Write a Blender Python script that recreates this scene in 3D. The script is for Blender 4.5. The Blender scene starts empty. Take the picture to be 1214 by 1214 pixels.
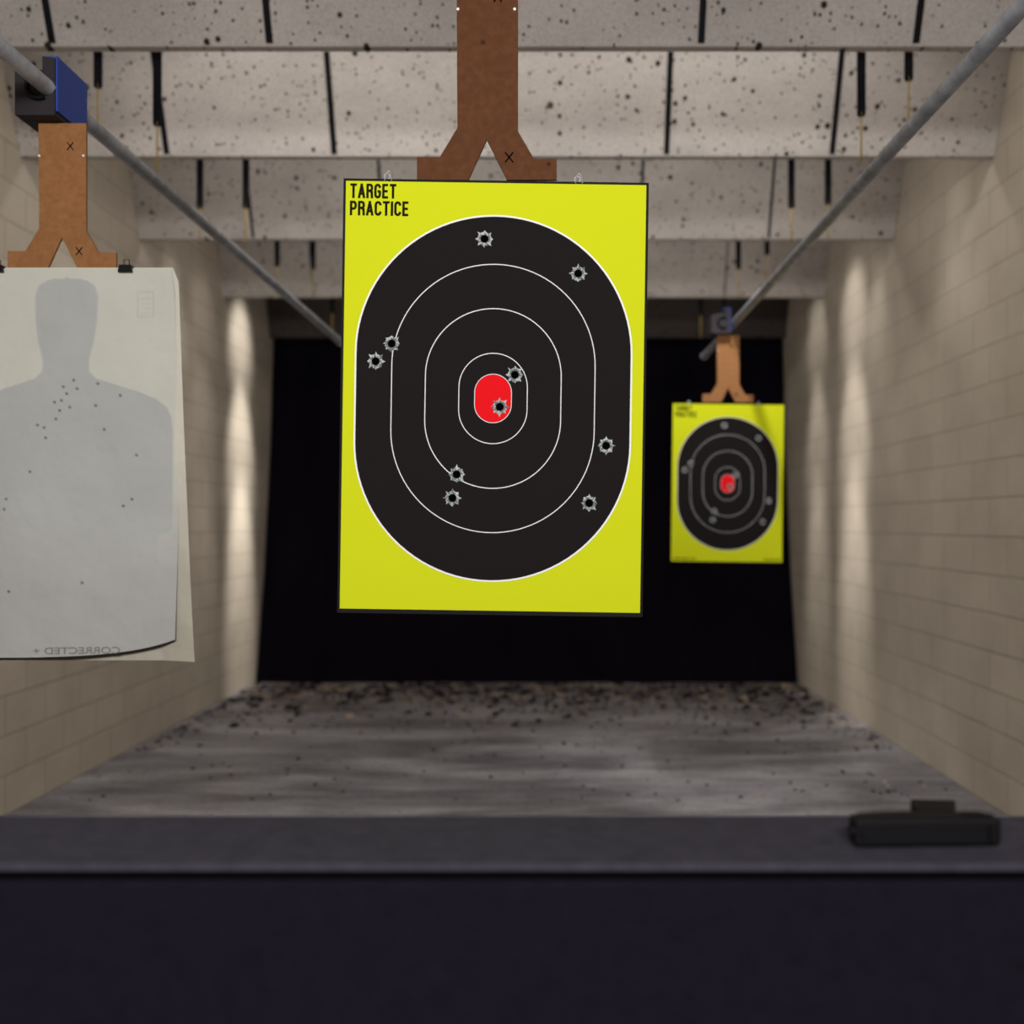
import bpy, bmesh, math, random
from mathutils import Vector, Matrix
random.seed(7)
F=1180.28; CU,CV=653.0,622.0; H=1.5
XL,XR=-2.81,2.35
sc=bpy.context.scene
sc.view_settings.view_transform='Standard'
def P(u,v,d): return Vector(((u-CU)*d/F, d, H+(CV-v)*d/F))
def s2l(c):
    c=c/255.0
    return c/12.92 if c<=0.04045 else ((c+0.055)/1.055)**2.4
def col(r,g,b): return (s2l(r),s2l(g),s2l(b),1)
def link(o,parent=None):
    sc.collection.objects.link(o)
    if parent is not None: o.parent=parent
    return o
def empty(name,loc=(0,0,0),rot=(0,0,0)):
    e=bpy.data.objects.new(name,None); e.location=loc; e.rotation_euler=rot; e.empty_display_size=.1
    return link(e)
def mat(name,c,rough=.8,metal=0,spec=.2):
    m=bpy.data.materials.new(name); m.use_nodes=True
    b=m.node_tree.nodes['Principled BSDF']
    b.inputs['Base Color'].default_value=c; b.inputs['Roughness'].default_value=rough
    b.inputs['Metallic'].default_value=metal; b.inputs['Specular IOR Level'].default_value=spec
    return m
def N(m,t,**k):
    n=m.node_tree.nodes.new(t)
    for a,v in k.items(): setattr(n,a,v)
    return n
def L(m,a,b): m.node_tree.links.new(a,b)
def bsdf(m): return m.node_tree.nodes['Principled BSDF']
def ramp(m,fac,stops):
    r=N(m,'ShaderNodeValToRGB'); e=r.color_ramp.elements
    while len(e)<len(stops): e.new(0.5)
    for i,(p,c) in enumerate(stops): e[i].position=p; e[i].color=c
    L(m,fac,r.inputs[0]); return r.outputs[0]
def mix(m,fac,a,b,mode='MIX'):
    n=N(m,'ShaderNodeMix',data_type='RGBA',blend_type=mode)
    if isinstance(fac,(int,float)): n.inputs[0].default_value=fac
    else: L(m,fac,n.inputs[0])
    for i,x in ((6,a),(7,b)):
        if isinstance(x,tuple): n.inputs[i].default_value=x
        else: L(m,x,n.inputs[i])
    return n.outputs[2]
def mapped(m,scale,loc=(0,0,0)):
    g=N(m,'ShaderNodeNewGeometry'); mp=N(m,'ShaderNodeMapping'); mp.inputs['Scale'].default_value=scale; mp.inputs['Location'].default_value=loc
    L(m,g.outputs['Position'],mp.inputs[0]); return mp.outputs[0]
def noise(m,vec,scale,detail=4,rough=.5,dist=0):
    n=N(m,'ShaderNodeTexNoise'); n.inputs['Scale'].default_value=scale; n.inputs['Detail'].default_value=detail; n.inputs['Roughness'].default_value=rough
    n.inputs['Distortion'].default_value=dist
    L(m,vec,n.inputs['Vector']); return n.outputs['Fac']
W=(1,1,1,1);K=(0,0,0,1)
def spots(m,vec,scale,lo,hi,dens):
    v=N(m,'ShaderNodeTexVoronoi'); v.inputs['Scale'].default_value=scale; L(m,vec,v.inputs['Vector'])
    sep=N(m,'ShaderNodeSeparateColor'); L(m,v.outputs['Color'],sep.inputs[0])
    th=N(m,'ShaderNodeMapRange'); th.inputs['From Min'].default_value=dens; th.inputs['From Max'].default_value=1
    th.inputs['To Min'].default_value=0; th.inputs['To Max'].default_value=hi; L(m,sep.outputs[0],th.inputs[0])
    sub=N(m,'ShaderNodeMath',operation='SUBTRACT'); L(m,th.outputs[0],sub.inputs[0]); L(m,v.outputs['Distance'],sub.inputs[1])
    mr=N(m,'ShaderNodeMapRange'); mr.inputs['From Min'].default_value=0; mr.inputs['From Max'].default_value=lo; L(m,sub.outputs[0],mr.inputs[0])
    return mr.outputs[0]
def bump(m,h,st=.3,dist=.01):
    b=N(m,'ShaderNodeBump'); b.inputs['Strength'].default_value=st; b.inputs['Distance'].default_value=dist
    L(m,h,b.inputs['Height']); L(m,b.outputs[0],bsdf(m).inputs['Normal'])

# ---------- materials
def wall_mat(name,base,dark):
    m=mat(name,base,.7)
    g=N(m,'ShaderNodeNewGeometry'); sp=N(m,'ShaderNodeSeparateXYZ'); L(m,g.outputs['Position'],sp.inputs[0])
    cb=N(m,'ShaderNodeCombineXYZ'); L(m,sp.outputs['Y'],cb.inputs[0]); L(m,sp.outputs['Z'],cb.inputs[1])
    br=N(m,'ShaderNodeTexBrick'); br.inputs['Scale'].default_value=1; br.inputs['Brick Width'].default_value=.41; br.inputs['Row Height'].default_value=.205
    br.inputs['Mortar Size'].default_value=.006; br.inputs['Mortar Smooth'].default_value=.7
    br.inputs['Color1'].default_value=W; br.inputs['Color2'].default_value=(.95,.95,.95,1); br.inputs['Mortar'].default_value=(.70,.685,.66,1)
    L(m,cb.outputs[0],br.inputs['Vector'])
    n=noise(m,mapped(m,(1,1,1)),2.2,6,.6)
    c=ramp(m,n,[(.3,dark),(.7,base)])
    c=mix(m,1.0,c,br.outputs['Color'],'MULTIPLY')
    L(m,c,bsdf(m).inputs['Base Color'])
    inv=N(m,'ShaderNodeMath',operation='SUBTRACT'); inv.inputs[0].default_value=1; L(m,br.outputs['Fac'],inv.inputs[1])
    bump(m,inv.outputs[0],.5,.006)
    return m
M_wl=wall_mat('painted_block',col(205,193,176),col(188,176,160))
def baffle_mat(name,base):
    m=mat(name,base,.85)
    v=mapped(m,(1,.4,1))
    n=noise(m,mapped(m,(.8,.8,1.5)),2.0,5,.6)
    c=ramp(m,n,[(.3,tuple(x*.75 for x in base[:3])+(1,)),(.7,base)])
    s1=spots(m,v,20,.10,.36,.66); s2=spots(m,v,46,.12,.44,.48); s3=spots(m,mapped(m,(1,.4,1),(3,1,7)),7,.04,.15,.75)
    pit=col(52,42,36)
    c=mix(m,s2,c,col(92,82,76)); c=mix(m,s1,c,pit); c=mix(m,s3,c,col(88,68,52))
    fine=noise(m,mapped(m,(1,1,1)),90,2,.6)
    c=mix(m,.35,c,ramp(m,fine,[(.3,(.4,.4,.4,1)),(.6,W)]),'MULTIPLY')
    L(m,c,bsdf(m).inputs['Base Color']); return m
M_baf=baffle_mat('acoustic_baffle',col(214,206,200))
M_bafshade=baffle_mat('acoustic_baffle_shaded',col(84,77,74))  # same baffle board, with the last row's dimness put into the base colour
M_bafd=mat('baffle_channel',col(14,12,16),.7)
M_ceil=mat('ceiling_dark',col(90,84,78),.9)
M_strap=mat('black_strap',col(14,13,18),.8)
M_cord=mat('yellow_cord',col(176,150,84),.8)
M_floor=mat('range_floor',col(120,110,105),.5)
c1=noise(M_floor,mapped(M_floor,(.55,2.0,1)),1.3,10,.72,.4)
c=ramp(M_floor,c1,[(.28,col(92,90,96)),(.44,col(128,125,129)),(.54,col(158,155,159)),(.72,col(204,200,204))])
n2=noise(M_floor,mapped(M_floor,(1,1,1)),.9,5,.6)
c=mix(M_floor,.45,c,ramp(M_floor,n2,[(.3,(.55,.54,.56,1)),(.65,W)]),'MULTIPLY')
n3=noise(M_floor,mapped(M_floor,(1,1,1)),28,5,.75)
c=mix(M_floor,.45,c,ramp(M_floor,n3,[(.32,(.4,.4,.4,1)),(.6,W)]),'MULTIPLY')
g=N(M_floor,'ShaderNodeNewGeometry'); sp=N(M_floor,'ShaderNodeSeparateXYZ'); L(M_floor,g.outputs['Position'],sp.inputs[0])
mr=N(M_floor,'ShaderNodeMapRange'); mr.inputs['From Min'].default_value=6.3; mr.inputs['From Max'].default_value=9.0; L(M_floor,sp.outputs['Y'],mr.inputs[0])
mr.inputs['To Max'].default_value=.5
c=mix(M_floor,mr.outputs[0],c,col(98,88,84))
c=mix(M_floor,spots(M_floor,mapped(M_floor,(1,1,1)),24,.08,.26,.7),c,col(40,36,38))
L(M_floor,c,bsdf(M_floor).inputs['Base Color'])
M_back=mat('black_rubber',col(12,10,16),1.0,0,.02)
nb=noise(M_back,mapped(M_back,(1,1,.3)),2,5,.6)
L(M_back,ramp(M_back,nb,[(.35,col(13,10,18)),(.75,col(26,21,31))]),bsdf(M_back).inputs['Base Color'])
M_steel=mat('galvanised_steel',col(150,152,158),.5,.35,.5)
ns=noise(M_steel,mapped(M_steel,(1,1,1)),14,5,.6)
L(M_steel,ramp(M_steel,ns,[(.3,col(150,154,164)),(.7,col(210,214,222))]),bsdf(M_steel).inputs['Base Color'])
def card(name,a,b):
    m=mat(name,a,.85)
    n=noise(m,mapped(m,(1,1,1)),60,4,.7)
    c=ramp(m,n,[(.35,a),(.7,b)])
    c=mix(m,spots(m,mapped(m,(1,.2,1),(2,0,5)),22,.1,.2,.75),c,col(40,26,18))
    L(m,c,bsdf(m).inputs['Base Color']); return m
M_cardM=card('fibreboard_brown',col(88,54,32),col(102,64,40))
M_cardL=card('fibreboard_tan',col(146,100,62),col(164,115,74))
M_yel=mat('target_yellow',col(214,222,34),.9,0,.02)
M_blk=mat('target_black',col(35,31,32),.9,0,.02)
M_edge=mat('target_edge',col(28,26,26),.8)
M_wht=mat('target_white',col(250,250,250),.9,0,.02)
M_red=mat('target_red',col(238,28,36),.9,0,.02)
M_txt=mat('target_ink',col(32,30,20),.9,0,.02)
M_hole=mat('hole_dark',col(6,6,6),.9,0,0)
M_rim=mat('hole_torn_rim',col(190,196,196),.6,0,.3)
M_rim2=mat('hole_inner_rim',col(110,118,118),.6,0,.3)
M_box=mat('carriage_body',col(50,46,50),.6)
M_blue=mat('carriage_blue',col(52,78,168),.5)
M_clip=mat('clip_black',col(16,16,18),.4)
M_wire=mat('wire_clip',col(190,190,190),.4,.5)
M_bt=mat('bench_top',col(50,48,58),.8)
M_bf=mat('bench_front',col(24,21,33),.9,0,.1)
for m_,a_,b_ in ((M_bt,col(48,46,56),col(61,58,69)),(M_bf,col(17,14,24),col(23,20,32))):
    n_=noise(m_,mapped(m_,(1,1,1)),35,5,.7); L(m_,ramp(m_,n_,[(.3,a_),(.7,b_)]),bsdf(m_).inputs['Base Color'])
M_gun=mat('gun_polymer',col(10,9,13),.6,0,.2)
M_gap=mat('bench_gap',col(8,6,10),.9,0,.05)
M_deb=mat('debris',col(60,50,44),.9)
oi=N(M_deb,'ShaderNodeTexVoronoi'); oi.inputs['Scale'].default_value=9; L(M_deb,mapped(M_deb,(1,1,1)),oi.inputs['Vector'])
sx=N(M_deb,'ShaderNodeSeparateColor'); L(M_deb,oi.outputs['Color'],sx.inputs[0])
L(M_deb,ramp(M_deb,sx.outputs[0],[(.0,col(18,15,16)),(.65,col(38,32,31)),(.83,col(120,104,90)),(1,col(170,152,130))]),bsdf(M_deb).inputs['Base Color'])
M_house=mat('fixture_housing',col(190,190,190),.5)
M_lamp=mat('fixture_tube',W,.5); bsdf(M_lamp).inputs['Emission Color'].default_value=(1,.95,.88,1); bsdf(M_lamp).inputs['Emission Strength'].default_value=1.5

# ---------- mesh helpers
def mesh_obj(name,verts,faces,mats,parent=None,midx=None,smooth=False):
    me=bpy.data.meshes.new(name); me.from_pydata([tuple(v) for v in verts],[],faces)
    for m in (mats if isinstance(mats,list) else [mats]): me.materials.append(m)
    if midx: me.polygons.foreach_set('material_index',midx)
    if smooth: me.polygons.foreach_set('use_smooth',[True]*len(me.polygons))
    me.update(); return link(bpy.data.objects.new(name,me),parent)
def box(name,a,b,m,parent=None,bev=0):
    x0,y0,z0=a;x1,y1,z1=b
    v=[(x0,y0,z0),(x1,y0,z0),(x1,y1,z0),(x0,y1,z0),(x0,y0,z1),(x1,y0,z1),(x1,y1,z1),(x0,y1,z1)]
    f=[(0,3,2,1),(4,5,6,7),(0,1,5,4),(1,2,6,5),(2,3,7,6),(3,0,4,7)]
    o=mesh_obj(name,v,f,m,parent)
    if bev:
        md=o.modifiers.new('bev','BEVEL'); md.width=bev; md.segments=3
    return o
def prism(name,pts,y0,y1,m,parent=None,bev=0):
    n=len(pts)
    v=[(x,y0,z) for x,z in pts]+[(x,y1,z) for x,z in pts]
    f=[tuple(range(n)),tuple(range(2*n-1,n-1,-1))]+[(i,i+n,(i+1)%n+n,(i+1)%n) for i in range(n)]
    o=mesh_obj(name,v,f,m,parent)
    bm=bmesh.new(); bm.from_mesh(o.data); bmesh.ops.recalc_face_normals(bm,faces=bm.faces)
    bmesh.ops.triangulate(bm,faces=[f for f in bm.faces if len(f.verts)>4]); bm.to_mesh(o.data); bm.free()
    if bev:
        md=o.modifiers.new('bev','BEVEL'); md.width=bev; md.segments=2; md.limit_method='ANGLE'
    return o
def tube(name,p0,p1,r,m,parent=None,seg=24):
    p0=Vector(p0);p1=Vector(p1);d=(p1-p0);q=d.to_track_quat('Z','Y')
    v=[];f=[]
    for k,p in enumerate((p0,p1)):
        for i in range(seg):
            a=2*math.pi*i/seg; v.append(p+q@Vector((r*math.cos(a),r*math.sin(a),0)))
    for i in range(seg): f.append((i,(i+1)%seg,(i+1)%seg+seg,i+seg))
    f.append(tuple(range(seg-1,-1,-1))); f.append(tuple(range(seg,2*seg)))
    o=mesh_obj(name,v,f,m,parent)
    for p in o.data.polygons: p.use_smooth=len(p.vertices)==4
    return o
def wire(name,pts,r,m,parent=None,cyc=False):
    c=bpy.data.curves.new(name,'CURVE'); c.dimensions='3D'; c.bevel_depth=r; c.bevel_resolution=3
    s=c.splines.new('POLY'); s.points.add(len(pts)-1)
    for i,p in enumerate(pts): s.points[i].co=(*p,1)
    s.use_cyclic_u=cyc; c.materials.append(m)
    return link(bpy.data.objects.new(name,c),parent)

# ---------- room
Y0,Y1=-2.5,11.2; ZC=H+2.75
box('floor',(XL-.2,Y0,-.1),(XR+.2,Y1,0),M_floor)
box('wall_left',(XL-.2,Y0,0),(XL,Y1,ZC),M_wl)
box('wall_right',(XR,Y0,0),(XR+.2,Y1,ZC),M_wl)
box('wall_back',(XL-.2,Y1,-.1),(XR+.2,Y1+.2,ZC+.1),M_back)
box('wall_front',(XL-.2,Y0-.2,-.1),(XR+.2,Y0,ZC+.1),M_wl)
box('ceiling',(XL-.2,Y0,ZC),(XR+.2,Y1,ZC+.1),M_ceil)

# ---------- ceiling baffles
bd=[2.85,4.06,5.27,6.80,8.53,9.95]
joints=[-2.03,-1.145,-.265,.612,1.487]
for k,d in enumerate(bd):
    if k==0: continue
    zb=1.95 if k<5 else 1.87
    e=empty('ceiling_baffle',(0,d,H+zb))
    t=.045
    x0,x1=XL+.002,XR-.002
    def sl(x0,x1,z0,z1,off0,off1,m,nm):
        v=[]
        for z in (z0,z1):
            yy=-.40*z
            v+=[(x0,yy-off0,z),(x1,yy-off0,z),(x1,yy+off1,z),(x0,yy+off1,z)]
        f=[(0,3,2,1),(4,5,6,7),(0,1,5,4),(1,2,6,5),(2,3,7,6),(3,0,4,7)]
        return mesh_obj(nm,v,f,m,e)
    sl(x0,x1,0,.80,0,t,M_baf if k<5 else M_bafshade,'panel')
    jw=[0,.014,.014,.008,.005,.004][k]
    for j,x in enumerate(joints):
        sl(x-jw,x+jw,.01,.80,.006,0,M_bafd,'joint_channel_%d'%(j+1))
    for j,x in enumerate((-2.3,0,1.9)):
        box('hanger_rod_%d'%(j+1),(x-.01,-.32,.78),(x+.01,-.30,.80),M_steel,e)
# ---------- straps with cords
for d,zs in ((4.2,(1.84,1.68,1.72,1.87)),(5.42,(1.72,1.72,1.72,1.74)),(6.95,(1.80,1.78,1.78,1.88)),(8.7,(1.84,1.80,1.82,1.88))):
    for x,z in zip((-1.91,-1.66,1.31,1.51),zs):
        e=empty('hanging_strap',(x,d,H))
        w=.018
        prism('strap',[(-w,z+.01),(-w*.6,z),(w*.6,z),(w,z+.01),(w,2.75),(-w,2.75)],-.004,.004,M_strap,e)
        tube('cord',(0,0,z-.19),(0,0,z+.02),.0045,M_cord,e,8)

# ---------- backstop (leaning slightly back)
v=[];f=[];n=60
prof=[(9.45,0),(9.72,1.0),(9.95,2.3),(10.05,3.3),(10.3,4.2)]
for i in range(n+1):
    x=XL+.01+(XR-XL-.02)*i/n
    w=.015*math.sin(i*.7)+.01*math.sin(i*1.9)
    v+=[(x,y+w,z) for y,z in prof]
for i in range(n):
    for j in range(4): f.append((i*5+j,(i+1)*5+j,(i+1)*5+j+1,i*5+j+1))
mesh_obj('backstop_curtain',v,f,M_back,smooth=True)

# ---------- debris
v=[];f=[]
def chunk(x,y,r):
    b=len(v); hz=r*random.uniform(.3,.7)
    a0=random.random()*6.28
    k=6
    for i in range(k):
        a=a0+i*2*math.pi/k; rr=r*random.uniform(.7,1.2)
        v.append((x+rr*math.cos(a),y+rr*math.sin(a),0.0))
    for i in range(k):
        a=a0+i*2*math.pi/k; rr=r*random.uniform(.4,.8)
        v.append((x+rr*math.cos(a),y+rr*math.sin(a),hz*random.uniform(.7,1.1)))
    for i in range(k): f.append((b+i,b+(i+1)%k,b+(i+1)%k+k,b+i+k))
    f.append(tuple(b+k+i for i in range(k)))
for i in range(2400):
    y=9.36-abs(random.gauss(0,1))*.8
    if y<6.2: continue
    x=random.uniform(XL+.06,XR-.06)
    r=random.uniform(.007,.022) if random.random()<.86 else random.uniform(.024,.042)
    chunk(x,y,r)
for i in range(220): chunk(random.uniform(XL+.1,XR-.1),random.uniform(5.4,8.0),random.uniform(.006,.016))
for i in range(260):
    y=random.uniform(6.6,9.3); s=random.choice((0,1))
    x=(XL+.05+abs(random.gauss(0,.08))) if s==0 else (XR-.05-abs(random.gauss(0,.08)))
    chunk(x,y,random.uniform(.006,.02))
for u_,v_,r_ in ((237,884,.03),(668,881,.024)):
    d_=H*F/(v_-CV); chunk((u_-CU)*d_/F,d_,r_)
mesh_obj('bullet_debris',v,f,M_deb)

# ---------- rails (each with its target carriage)
ZR=H+1.112
XRL,XRR,XRM=-1.281,1.011,-.1288
def rail(x,y0,y1,z,sup,cx,cy,zbot):
    e=empty('overhead_rail',(x,0,z))
    tube('pipe',(0,y0,0),(0,y1,0),.0205,M_steel,e)
    tube('end_cap',(0,y1-.004,0),(0,y1+.012,0),.024,M_steel,e)
    for j,y in enumerate(sup):
        tube('drop_rod_%d'%(j+1),(0,y,.015),(0,y,H+2.75-z),.008,M_steel,e,12)
        tube('clamp_%d'%(j+1),(0,y-.02,0),(0,y+.02,0),.027,M_steel,e)
    c=empty('carriage',(cx-x,cy,0)); c.parent=e
    bl,bx=-.098,.004; z0=zbot-z; z1=.075
    pr=[(bl,z0),(bx,z0),(bx,z1),(bl+.07,z1+.004),(bl+.07,z1-.03),(bl,z1-.03)]
    prism('carriage_front',pr,-.050,-.012,M_box,c,.002)
    prism('carriage_body',[(bl,z0),(bx,z0),(bx,z1),(bl,z1-.03)],-.012,.115,M_box,c,.002)
    prism('carriage_side_blue',[(bx,z0+.012),(bx+.005,z0+.012),(bx+.005,z1+.006),(bx-.035,z1+.006),(bx-.035,z1),(bx,z1)],-.045,.118,M_blue,c,.001)
    wire('carriage_hook',[(-.035+.03*math.cos(a),-.056,.03*math.sin(a)) for a in [math.radians(60+i*20) for i in range(13)]],.006,M_clip,c)
XF=(863-CU)*5.52/F
rail(XRL,-.8,6.05,ZR,(-.5,1.2),XRL+.016,2.58,P(0,143,2.58).z-.006)
rail(XRR,-.8,6.55,ZR,(-.5,1.2),XF,5.52,P(0,396,5.52).z-.006)
rail(XRM,-.8,2.20,H+1.19,(-.5,1.2),XRM,2.008,H+1.122)

# ---------- hangers (fibreboard Y brackets)
def hanger(name_x,d,ztop,zbot,m):
    e=empty('target_hanger',(name_x,d,0))
    s=2/F
    B=zbot; ztop-=.008
    pts=[(-83,0),(-83,27),(-56,27),(-35,62),(-36,None),(37,None),(37,58),(56,25),(83,25),(83,0),(24,0),(0,48),(-22,0)]
    pts=[(x*s,(ztop if z is None else B+z*s)) for x,z in pts]
    prism('fibreboard_bracket',pts,-.004,.004,m,e,.0006)
    for j,(x,z) in enumerate(((-.058,ztop-.085),(.056,ztop-.085))):
        tube('rivet_%d'%(j+1),(x,-.0065,z),(x,-.003,z),.0028,M_wht,e,10)
    for j,(x,z) in enumerate(((.045,B+.045),(.022,ztop-.06))):
        for q in (-1,1):
            wire('pen_mark_%d_%d'%(j,q),[(x-.008,-.0055,z-.010*q),(x+.008,-.0055,z+.010*q)],.0012,M_hole,e)
    return e
hanger(XRM,2.008,H+1.13,P(0,214,2.008).z,M_cardM)
hanger(XRL+.016,2.58,P(0,143,2.58).z,P(0,319,2.58).z,M_cardL)
hanger(XF,5.52,P(0,396,5.52).z,P(0,477,5.52).z,M_cardL)

# ---------- bullseye targets
def stadium(hx,hz,n=48):
    st=hz-hx; pts=[]
    for i in range(n+1):
        a=math.pi*i/n; pts.append((hx*math.cos(a),st+hx*math.sin(a)))
    for i in range(n+1):
        a=math.pi+math.pi*i/n; pts.append((hx*math.cos(a),-st+hx*math.sin(a)))
    return pts
HOLES=[(574,283),(685,324),(464,407),(445,428),(610,444),(592,482),(718,528),(541,562),(536,590),(698,596)]
def arcp(cx,cy,rx,ry,a0,a1,n=8): return [(cx+rx*math.cos(math.radians(a0+(a1-a0)*i/n)),cy+ry*math.sin(math.radians(a0+(a1-a0)*i/n))) for i in range(n+1)]
GL={'T':([[(.5,0),(.5,1)],[(0,1),(1,1)]],1),
'A':([[(0,0),(.5,1),(1,0)],[(.2,.28),(.8,.28)]],1.1),
'R':([[(0,0),(0,1)],[(0,1),(.6,1)]+arcp(.6,.76,.4,.24,90,-90)+[(0,.52)],[(.5,.52),(.95,.4),(1,0)]],1),
'P':([[(0,0),(0,1)],[(0,1),(.6,1)]+arcp(.6,.73,.4,.27,90,-90)+[(0,.46)]],1),
'G':([arcp(.5,.78,.5,.22,0,180)+arcp(.5,.22,.5,.22,180,360)+[(1,.48),(.55,.48)]],1),
'C':([arcp(.5,.78,.5,.22,0,180)+arcp(.5,.22,.5,.22,180,360)],1),
'E':([[(0,0),(0,1)],[(0,1),(.9,1)],[(0,.5),(.8,.5)],[(0,0),(.9,0)]],.9),
'I':([[(0,0),(0,1)]],0)}
def block_text(body,x0,x1,z0,z1,t,y,m,parent,name):
    tot=sum(GL[ch][1] for ch in body); gap=t*.42; n=len(body)
    wq=((x1-x0)-n*t-(n-1)*gap)/tot
    v=[];f=[];x=x0
    for ch in body:
        st,w=GL[ch]; gw=w*wq
        for pl in st:
            pts=[(x+t/2+px*gw , z0+t/2+pz*(z1-z0-t)) for px,pz in pl]
            for (a,b) in zip(pts,pts[1:]):
                dx,dz=b[0]-a[0],b[1]-a[1]; l=math.hypot(dx,dz)
                if l<1e-9: continue
                ex=.9 if len(pl)<=3 else .3
                ux,uz=dx/l*t/2,dz/l*t/2
                q=[(a[0]-ux*ex-uz,a[1]-uz*ex+ux),(a[0]-ux*ex+uz,a[1]-uz*ex-ux),(b[0]+ux*ex+uz,b[1]+uz*ex-ux),(b[0]+ux*ex-uz,b[1]+uz*ex+ux)]
                b0=len(v); v+=[(qx,y,qz) for qx,qz in q]; f.append((b0,b0+1,b0+2,b0+3)); y-=1e-6
        x+=gw+t+gap
    return mesh_obj(name,v,f,m,parent)
def text_fit(body,x0,x1,z0,z1,y,m,parent,name,bold=.02,mirror=False):
    c=bpy.data.curves.new(name,'FONT'); c.body=body; c.offset=bold; c.resolution_u=4
    o=bpy.data.objects.new(name,c); sc.collection.objects.link(o)
    dg=bpy.context.evaluated_depsgraph_get(); dg.update()
    me=bpy.data.meshes.new_from_object(o.evaluated_get(dg)); bpy.data.objects.remove(o)
    xs=[q.co.x for q in me.vertices]; ys=[q.co.y for q in me.vertices]
    a,b,cc,d=min(xs),max(xs),min(ys),max(ys)
    for q in me.vertices:
        t=(q.co.x-a)/(b-a)
        if mirror: t=1-t
        q.co=Vector((x0+t*(x1-x0), y, z0+(q.co.y-cc)/(d-cc)*(z1-z0)))
    me.materials.clear(); me.materials.append(m)
    return link(bpy.data.objects.new(name,me),parent)
def target(cu,cv,d,s,roll,small):
    c=P(cu,cv,d)
    e=empty('shooting_target',c,(0,math.radians(roll),0))
    hw,hh=181,257.5; b=3
    box('backing_board',(-hw*s,0,-hh*s),(hw*s,.005,hh*s),M_edge,e)
    def poly(nm,pts,y,m): return mesh_obj(nm,[(x*s,y,z*s) for x,z in pts],[tuple(range(len(pts)))],m,e)
    def ring(nm,hx,hz,w,y,m):
        A=stadium(hx,hz);B=stadium(hx-w,hz-w);n=len(A)
        return mesh_obj(nm,[(x*s,y,z*s) for x,z in A+B],[(i,(i+1)%n,(i+1)%n+n,i+n) for i in range(n)],m,e)
    st=.0004 if not small else .0006
    b2=b if not small else .5
    poly('yellow_sheet',[(-hw+b2,-hh+b2+2),(hw-b2,-hh+b2+2),(hw-b2,hh-b2),(-hw+b2,hh-b2)],-st,M_yel)
    dz=-1
    def sh(pts): return [(x,z+dz) for x,z in pts]
    poly('outer_zone',sh(stadium(163,216)),-2*st,M_blk)
    kw=1.0 if not small else .75
    def rr(nm,hx,hz,w):
        o=ring(nm,hx,hz,w*kw,-3*st,M_wht); o.location.z=dz*s
    rr('score_line_1',164.5,217.5,2.0); rr('score_line_2',121,159.5,1.0); rr('score_line_3',81,107,1.0); rr('score_line_4',41,54,.9)
    poly('bullseye_red',sh(stadium(21.5,28.5)),-3*st,M_red); rr('score_line_5',22.2,29.2,.9)
    block_text('TARGET',-173*s,-118*s,234*s,251.5*s,2.9*s,-2*st,M_txt,e,'lettering_1')
    block_text('PRACTICE',-173*s,-103*s,213.5*s,231*s,2.9*s,-2*st,M_txt,e,'lettering_2')
    if small:
        text_fit('PAPER TARGET 12X18',-174*s,-100*s,-250*s,-243*s,-2*st,M_txt,e,'lettering_3')
        text_fit('INDOOR USE',120*s,174*s,-250*s,-243*s,-2*st,M_txt,e,'lettering_4')
    rnd=random.Random(3); ca,sa=math.cos(math.radians(roll)),math.sin(math.radians(roll))
    vs=[];fs=[];mi=[]
    for (hu,hv) in HOLES:
        X=hu-584; Z=471-hv
        x=X*ca-Z*sa; z=X*sa+Z*ca
        n=32
        def addring(fr,y):
            r0=len(vs)
            for i in range(n):
                a=2*math.pi*i/n; r=fr(i); vs.append(((x+r*math.cos(a))*s,y,(z+r*math.sin(a))*s))
            return r0
        outer=[(rnd.uniform(9.6,12.4) if i%4==0 else rnd.uniform(7.8,8.8)) for i in range(n)]
        mid=[rnd.uniform(6.3,7.4) for i in range(n)]
        a0=addring(lambda i:outer[i],-3.3*st); a1=addring(lambda i:mid[i],-3.3*st-.0016); a2=addring(lambda i:4.8+.3*(i%2),-3.4*st-.0006); a3=addring(lambda i:4.2,-3.4*st)
        for (p_,q_,mm) in ((a0,a1,0),(a1,a2,1),(a2,a3,3)):
            for i in range(n):
                fs.append((p_+i,p_+(i+1)%n,q_+(i+1)%n,q_+i))
                if mm==3: mi.append(3)
                else: mi.append(rnd.choice((0,0,1)) if mm==0 else rnd.choice((1,1,0,1)))
        fs.append(tuple(a3+i for i in range(n))); mi.append(2)
    mesh_obj('bullet_holes',vs,fs,[M_rim,M_rim2,M_hole,M_edge],e,mi)
    for j,x in enumerate((-128,98)):
        zt=hh*s
        wire('wire_clip_%d'%(j+1),[(x*s-.007,-.003,zt-.004),(x*s-.005,.003,zt+.012),(x*s,.004,zt+.018),(x*s+.005,.003,zt+.012),(x*s+.007,-.003,zt-.004)],.0013,M_wire,e)
        wire('wire_loop_%d'%(j+1),[(x*s-.003+.006*math.cos(a),.004,zt+.006+.006*math.sin(a)) for a in [i*math.pi/6 for i in range(12)]],.0011,M_wire,e,True)
    return e
target(584.5,471.5,2.0,2/F,.85,False)
target(862.5,573,5.5,(132/362)*5.5/F,.7,True)

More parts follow.
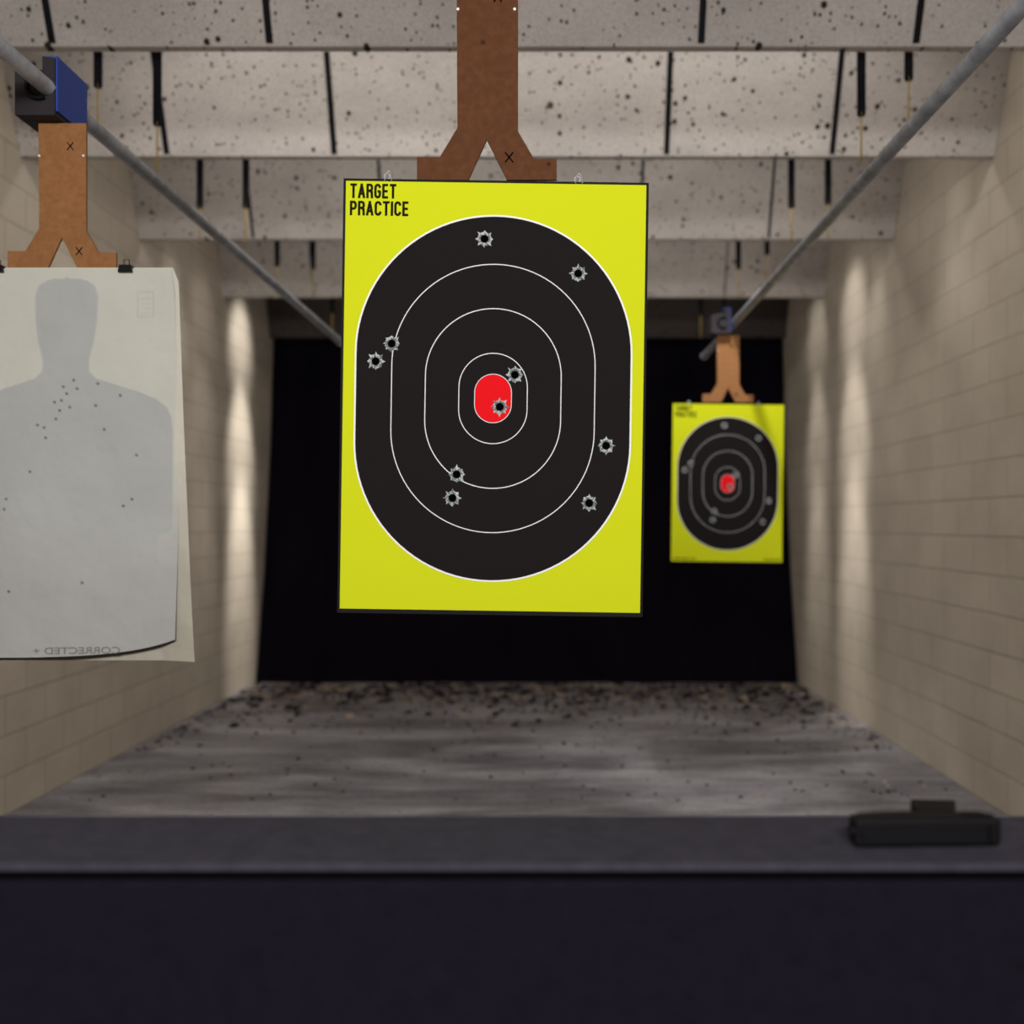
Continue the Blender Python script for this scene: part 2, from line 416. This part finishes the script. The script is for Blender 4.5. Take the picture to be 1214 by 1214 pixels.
# ---------- silhouette paper target
D=2.58
e=empty('silhouette_target',P(82,319,D))
org=P(82,319,D)
def lerp_tab(t,x):
    if x<=t[0][0]: return t[0][1]
    for (a,b),(c_,d_) in zip(t,t[1:]):
        if x<=c_: return b+(d_-b)*(x-a)/(c_-a)
    return t[-1][1]
def sstep(a,b,x):
    t=max(0,min(1,(x-a)/(b-a))); return t*t*(3-2*t)
half=[(331,0),(333,22),(340,33),(352,37),(385,36),(405,33),(430,27),(442,28),(450,36),(457,58),(465,84),(474,106),(484,118),(495,123),(510,125),(624,125),(631,120),(634,108),(700,106),(800,104)]
dots=[(80,460),(84,468),(78,476),(92,452),(96,462),(70,478),(76,488),(88,484),(58,508),(120,456),(118,482),(50,505),(128,510),(14,592),(12,604),(160,592),(165,540),(104,690),(42,560),(60,520),(146,470),(72,498),(20,700),(150,600)]
def printcol(u,v):
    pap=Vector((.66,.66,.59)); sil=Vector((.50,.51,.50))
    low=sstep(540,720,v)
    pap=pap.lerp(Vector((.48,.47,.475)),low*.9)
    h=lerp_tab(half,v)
    m=1-sstep(h-1.5,h+1.5,abs(u-82))
    if v<331: m=0
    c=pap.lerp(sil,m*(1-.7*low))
    q=abs(math.hypot((u-82),(v-560)*.75)-60)
    c=c*(1-.02*(1-sstep(0,2,q))*m)
    bx=max(abs(u-175)-9,abs(v-362)-15)
    c=c*(1-.14*(1-sstep(0,1.5,abs(bx))))
    if bx<0 and int(v)%6<2 and abs(u-175)<6: c=c*.93
    for (du,dv) in dots:
        if abs(u-du)<4 and abs(v-dv)<4:
            q=math.hypot(u-du,v-dv); c=c*(1-.7*(1-sstep(.9,2.4,q)))
    return c
M_pap=mat('printed_paper',W,.85,0,.1)
at=N(M_pap,'ShaderNodeVertexColor'); at.layer_name='print'; 
pn=noise(M_pap,mapped(M_pap,(1,1,1)),5,4,.6)
L(M_pap,mix(M_pap,.35,at.outputs[0],ramp(M_pap,pn,[(.3,(.8,.8,.8,1)),(.7,W)]),'MULTIPLY'),bsdf(M_pap).inputs['Base Color'])
pn2=noise(M_pap,mapped(M_pap,(1,1,1)),7,3,.5); bump(M_pap,pn2,.5,.03)
def sheet(name,uL,uR,v0,v1,yoff,fn,step=1.4):
    nu=int(240/step); nv=int((v1(.5)-v0)/step); vs=[];cs=[];fs=[]
    for j in range(nv+1):
        tv=j/nv
        for i in range(nu+1):
            tu=i/nu
            vb=v1(tu); vv=v0+(vb-v0)*tv
            l,r=uL(vv),uR(vv); uu=l+(r-l)*tu
            y=yoff(tu,tv); p=P(uu,vv,D)-org
            vs.append((p.x,y,p.z)); c_=fn(uu,vv); cs.append((c_.x,c_.y,c_.z,1))
    for j in range(nv):
        for i in range(nu):
            a=j*(nu+1)+i; fs.append((a,a+1,a+nu+2,a+nu+1))
    o=mesh_obj(name,vs,fs,M_pap,e,smooth=True)
    ca_=o.data.color_attributes.new('print','FLOAT_COLOR','POINT')
    ca_.data.foreach_set('color',[x for c_ in cs for x in c_]); return o
yo=lambda tu,tv: -.012-.02*math.sin(tu*math.pi)*tv+.008*math.sin(tu*7+tv*3)*tv-.01*tv*tv
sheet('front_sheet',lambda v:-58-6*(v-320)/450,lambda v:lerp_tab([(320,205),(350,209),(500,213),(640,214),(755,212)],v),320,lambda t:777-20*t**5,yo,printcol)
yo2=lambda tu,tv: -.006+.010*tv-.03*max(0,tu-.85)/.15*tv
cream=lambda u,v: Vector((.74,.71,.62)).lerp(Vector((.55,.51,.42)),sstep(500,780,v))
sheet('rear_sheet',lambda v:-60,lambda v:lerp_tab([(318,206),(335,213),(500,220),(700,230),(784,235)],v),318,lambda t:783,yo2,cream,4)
pm=mat('faint_print',col(140,140,134),.9)
o=text_fit('CORRECTED +',0,1,0,1,0,pm,e,'lettering',.01,True)
for q in o.data.vertices:
    x=50+q.co.x*98
    tt=(x+60)/275; vv=773-8*q.co.z
    p_=P(x,vv,D)-org; q.co=Vector((p_.x,yo(tt,.99)-.0012,p_.z))
for j,u_ in enumerate((0,152)):
    p_=P(u_,320,D)-org
    prism('binder_clip_%d'%(j+1),[(-.018,-.010),(.018,-.010),(.015,.008),(-.015,.008)],-.022,.002,M_clip,e).location=(p_.x,0,p_.z)
    for sgn in (-1,1):
        wire('clip_handle_%d_%d'%(j+1,sgn),[(p_.x+.006*sgn,-.008,p_.z+.004),(p_.x+.007*sgn,-.01,p_.z+.022),(p_.x+.002*sgn,-.01,p_.z+.024)],.0013,M_clip,e)

# ---------- shooting bench
e=empty('shooting_bench',(0,0,0))
zt=H-.38; ya=.38*F/402; yb=.38*F/345
box('ledge_top',(XL+.003,ya,zt-.010),(XR-.003,yb,zt),M_bt,e,.003)
box('recess_strip',(XL+.003,ya+.014,zt-.05),(XR-.003,yb-.01,zt-.010),M_gap,e)
box('front_panel',(XL+.003,ya+.003,.12),(XR-.003,yb-.02,zt-.022),M_bf,e,.005)
box('kick_base',(XL+.003,ya+.04,0),(XR-.003,yb-.03,.12),M_gap,e)

# ---------- handgun lying on its side on the ledge
gx=(1093-CU)*1.19/F
g=empty('handgun',(gx,1.180,zt),(0,0,math.radians(2)))
def zprism(name,pts,z0,z1,bev):
    n=len(pts); v=[(x,y,z0) for x,y in pts]+[(x,y,z1) for x,y in pts]
    f=[tuple(range(n)),tuple(range(2*n-1,n-1,-1))]+[(i,i+n,(i+1)%n+n,(i+1)%n) for i in range(n)]
    o=mesh_obj(name,v,f,M_gun,g); bm=bmesh.new(); bm.from_mesh(o.data); bmesh.ops.recalc_face_normals(bm,faces=bm.faces); bm.to_mesh(o.data); bm.free()
    md=o.modifiers.new('b','BEVEL'); md.width=bev; md.segments=3; md.limit_method='ANGLE'; return o
zprism('slide',[(-.088,-.014),(.084,-.014),(.086,-.010),(.086,.012),(-.088,.012)],.003,.035,.004)
zprism('frame',[(-.078,.009),(.080,.009),(.088,.014),(.074,.026),(-.030,.030),(-.076,.024)],.003,.033,.003)
zprism('grip',[(-.006,.022),(.050,.022),(.066,.070),(.018,.078),(.008,.055)],.0,.033,.008)
zprism('magazine_base',[(.014,.077),(.068,.069),(.070,.076),(.016,.084)],.001,.032,.002)
wire('trigger_guard',[(-.050,.026,.017),(-.052,.044,.017),(-.044,.052,.017),(-.015,.053,.017),(.002,.046,.017)],.0065,M_gun,g)
wire('trigger',[(-.028,.024,.015),(-.031,.034,.015),(-.028,.042,.015)],.003,M_gun,g)
tube('muzzle',(-.091,-.002,.0185),(-.086,-.002,.0185),.007,M_gun,g,16)
box('front_sight',(-.082,-.018,.015),(-.076,-.013,.020),M_gun,g)
box('rear_sight',(.070,-.019,.008),(.078,-.013,.027),M_gun,g)
for i in range(7): box('serration_%d'%(i+1),(.046+i*.0045,-.0125,.0345),(.048+i*.0045,.009,.0358),M_gun,g)

# ---------- lights
def area(name,loc,aim,sx,sy,P_,c_=(1,.96,.91),spread=180):
    l=bpy.data.lights.new(name,'AREA'); l.shape='RECTANGLE'; l.size=sx; l.size_y=sy; l.energy=P_; l.color=c_; l.spread=math.radians(spread)
    o=bpy.data.objects.new(name,l); o.location=loc; o.rotation_euler=(Vector(aim)-Vector(loc)).to_track_quat('-Z','Y').to_euler()
    return link(o)
for k,(d,pw) in enumerate(((4.06,22),(5.27,19),(6.80,15),(8.53,3))):
    y=d+.42; z=H+2.5
    f_=empty('strip_light_fixture',(0,y,z))
    box('housing',(-2.2,-.08,.06),(1.8,.08,.25),M_house,f_)
    tube('tube_1',(-2.15,-.04,.04),(1.75,-.04,.04),.015,M_lamp,f_,12)
    tube('tube_2',(-2.15,.04,.04),(1.75,.04,.04),.015,M_lamp,f_,12)
    area('strip_light',(-.2,y,z-.0),(-.2,y+.35,z-1),4.0,.16,pw)
def spot(name,loc,aim,P_,ang,blend=.6,c_=(1,.97,.92),r=.05):
    l=bpy.data.lights.new(name,'SPOT'); l.energy=P_; l.spot_size=math.radians(ang); l.spot_blend=blend; l.color=c_; l.shadow_soft_size=r
    o=bpy.data.objects.new(name,l); o.location=loc; o.rotation_euler=(Vector(aim)-Vector(loc)).to_track_quat('-Z','Y').to_euler(); return link(o)
for s_,off,y,pw,an,az in ((-1,.32,7.35,45,46,.9),(1,.32,7.15,60,38,.9),(1,.35,5.75,26,50,.9),(-1,.35,5.75,14,50,.9)):
    xw=XL if s_<0 else XR
    spot('wall_wash_light',(xw-s_*off,y,H+2.5),(xw+s_*.05,y+.05,az),pw,an,1.0,r=.10)
# spots added in threes to draw vertical bright bands on the side walls
for s_,y,k_ in ((-1,9.0,2.3),(1,7.7,1.35),(1,8.75,.7),(-1,8.0,.25)):
    xw=XL if s_<0 else XR
    x=xw-s_*1.0
    for az,an,pw in ((3.15,40,36),(2.15,28,140),(1.0,20,330)):
        spot('wall_band_light',(x,y,H+2.35),(xw,y+.02,az),pw*k_,an,1.0,r=.08)
area('front_fill_light',(-.1,-1.6,H+1.35),(-.1,2,H+.1),1.8,.5,133,(1,.98,.96))  # unseen fill added behind the camera to brighten the main target
spot('far_target_fill_spot',(.7,4.45,H+2.2),((863-CU)*5.5/F,5.5,H+.15),120,40,.5,(1,.98,.95))  # extra spot added between baffles to brighten the far target
w=bpy.data.worlds.new('World'); sc.world=w; w.use_nodes=True
w.node_tree.nodes['Background'].inputs[0].default_value=(.8,.85,1,1); w.node_tree.nodes['Background'].inputs[1].default_value=.05

# ---------- camera
cam=bpy.data.cameras.new('camera'); cam.lens=35; cam.sensor_width=36; cam.sensor_fit='HORIZONTAL'
cam.shift_x=-(CU-607)/1214; cam.shift_y=(CV-607)/1214
cam.clip_start=.02
cam.dof.use_dof=True; cam.dof.focus_distance=2.17; cam.dof.aperture_fstop=2.1
co=bpy.data.objects.new('camera',cam); co.location=(0,0,H); co.rotation_euler=(math.pi/2,0,0); link(co); sc.camera=co
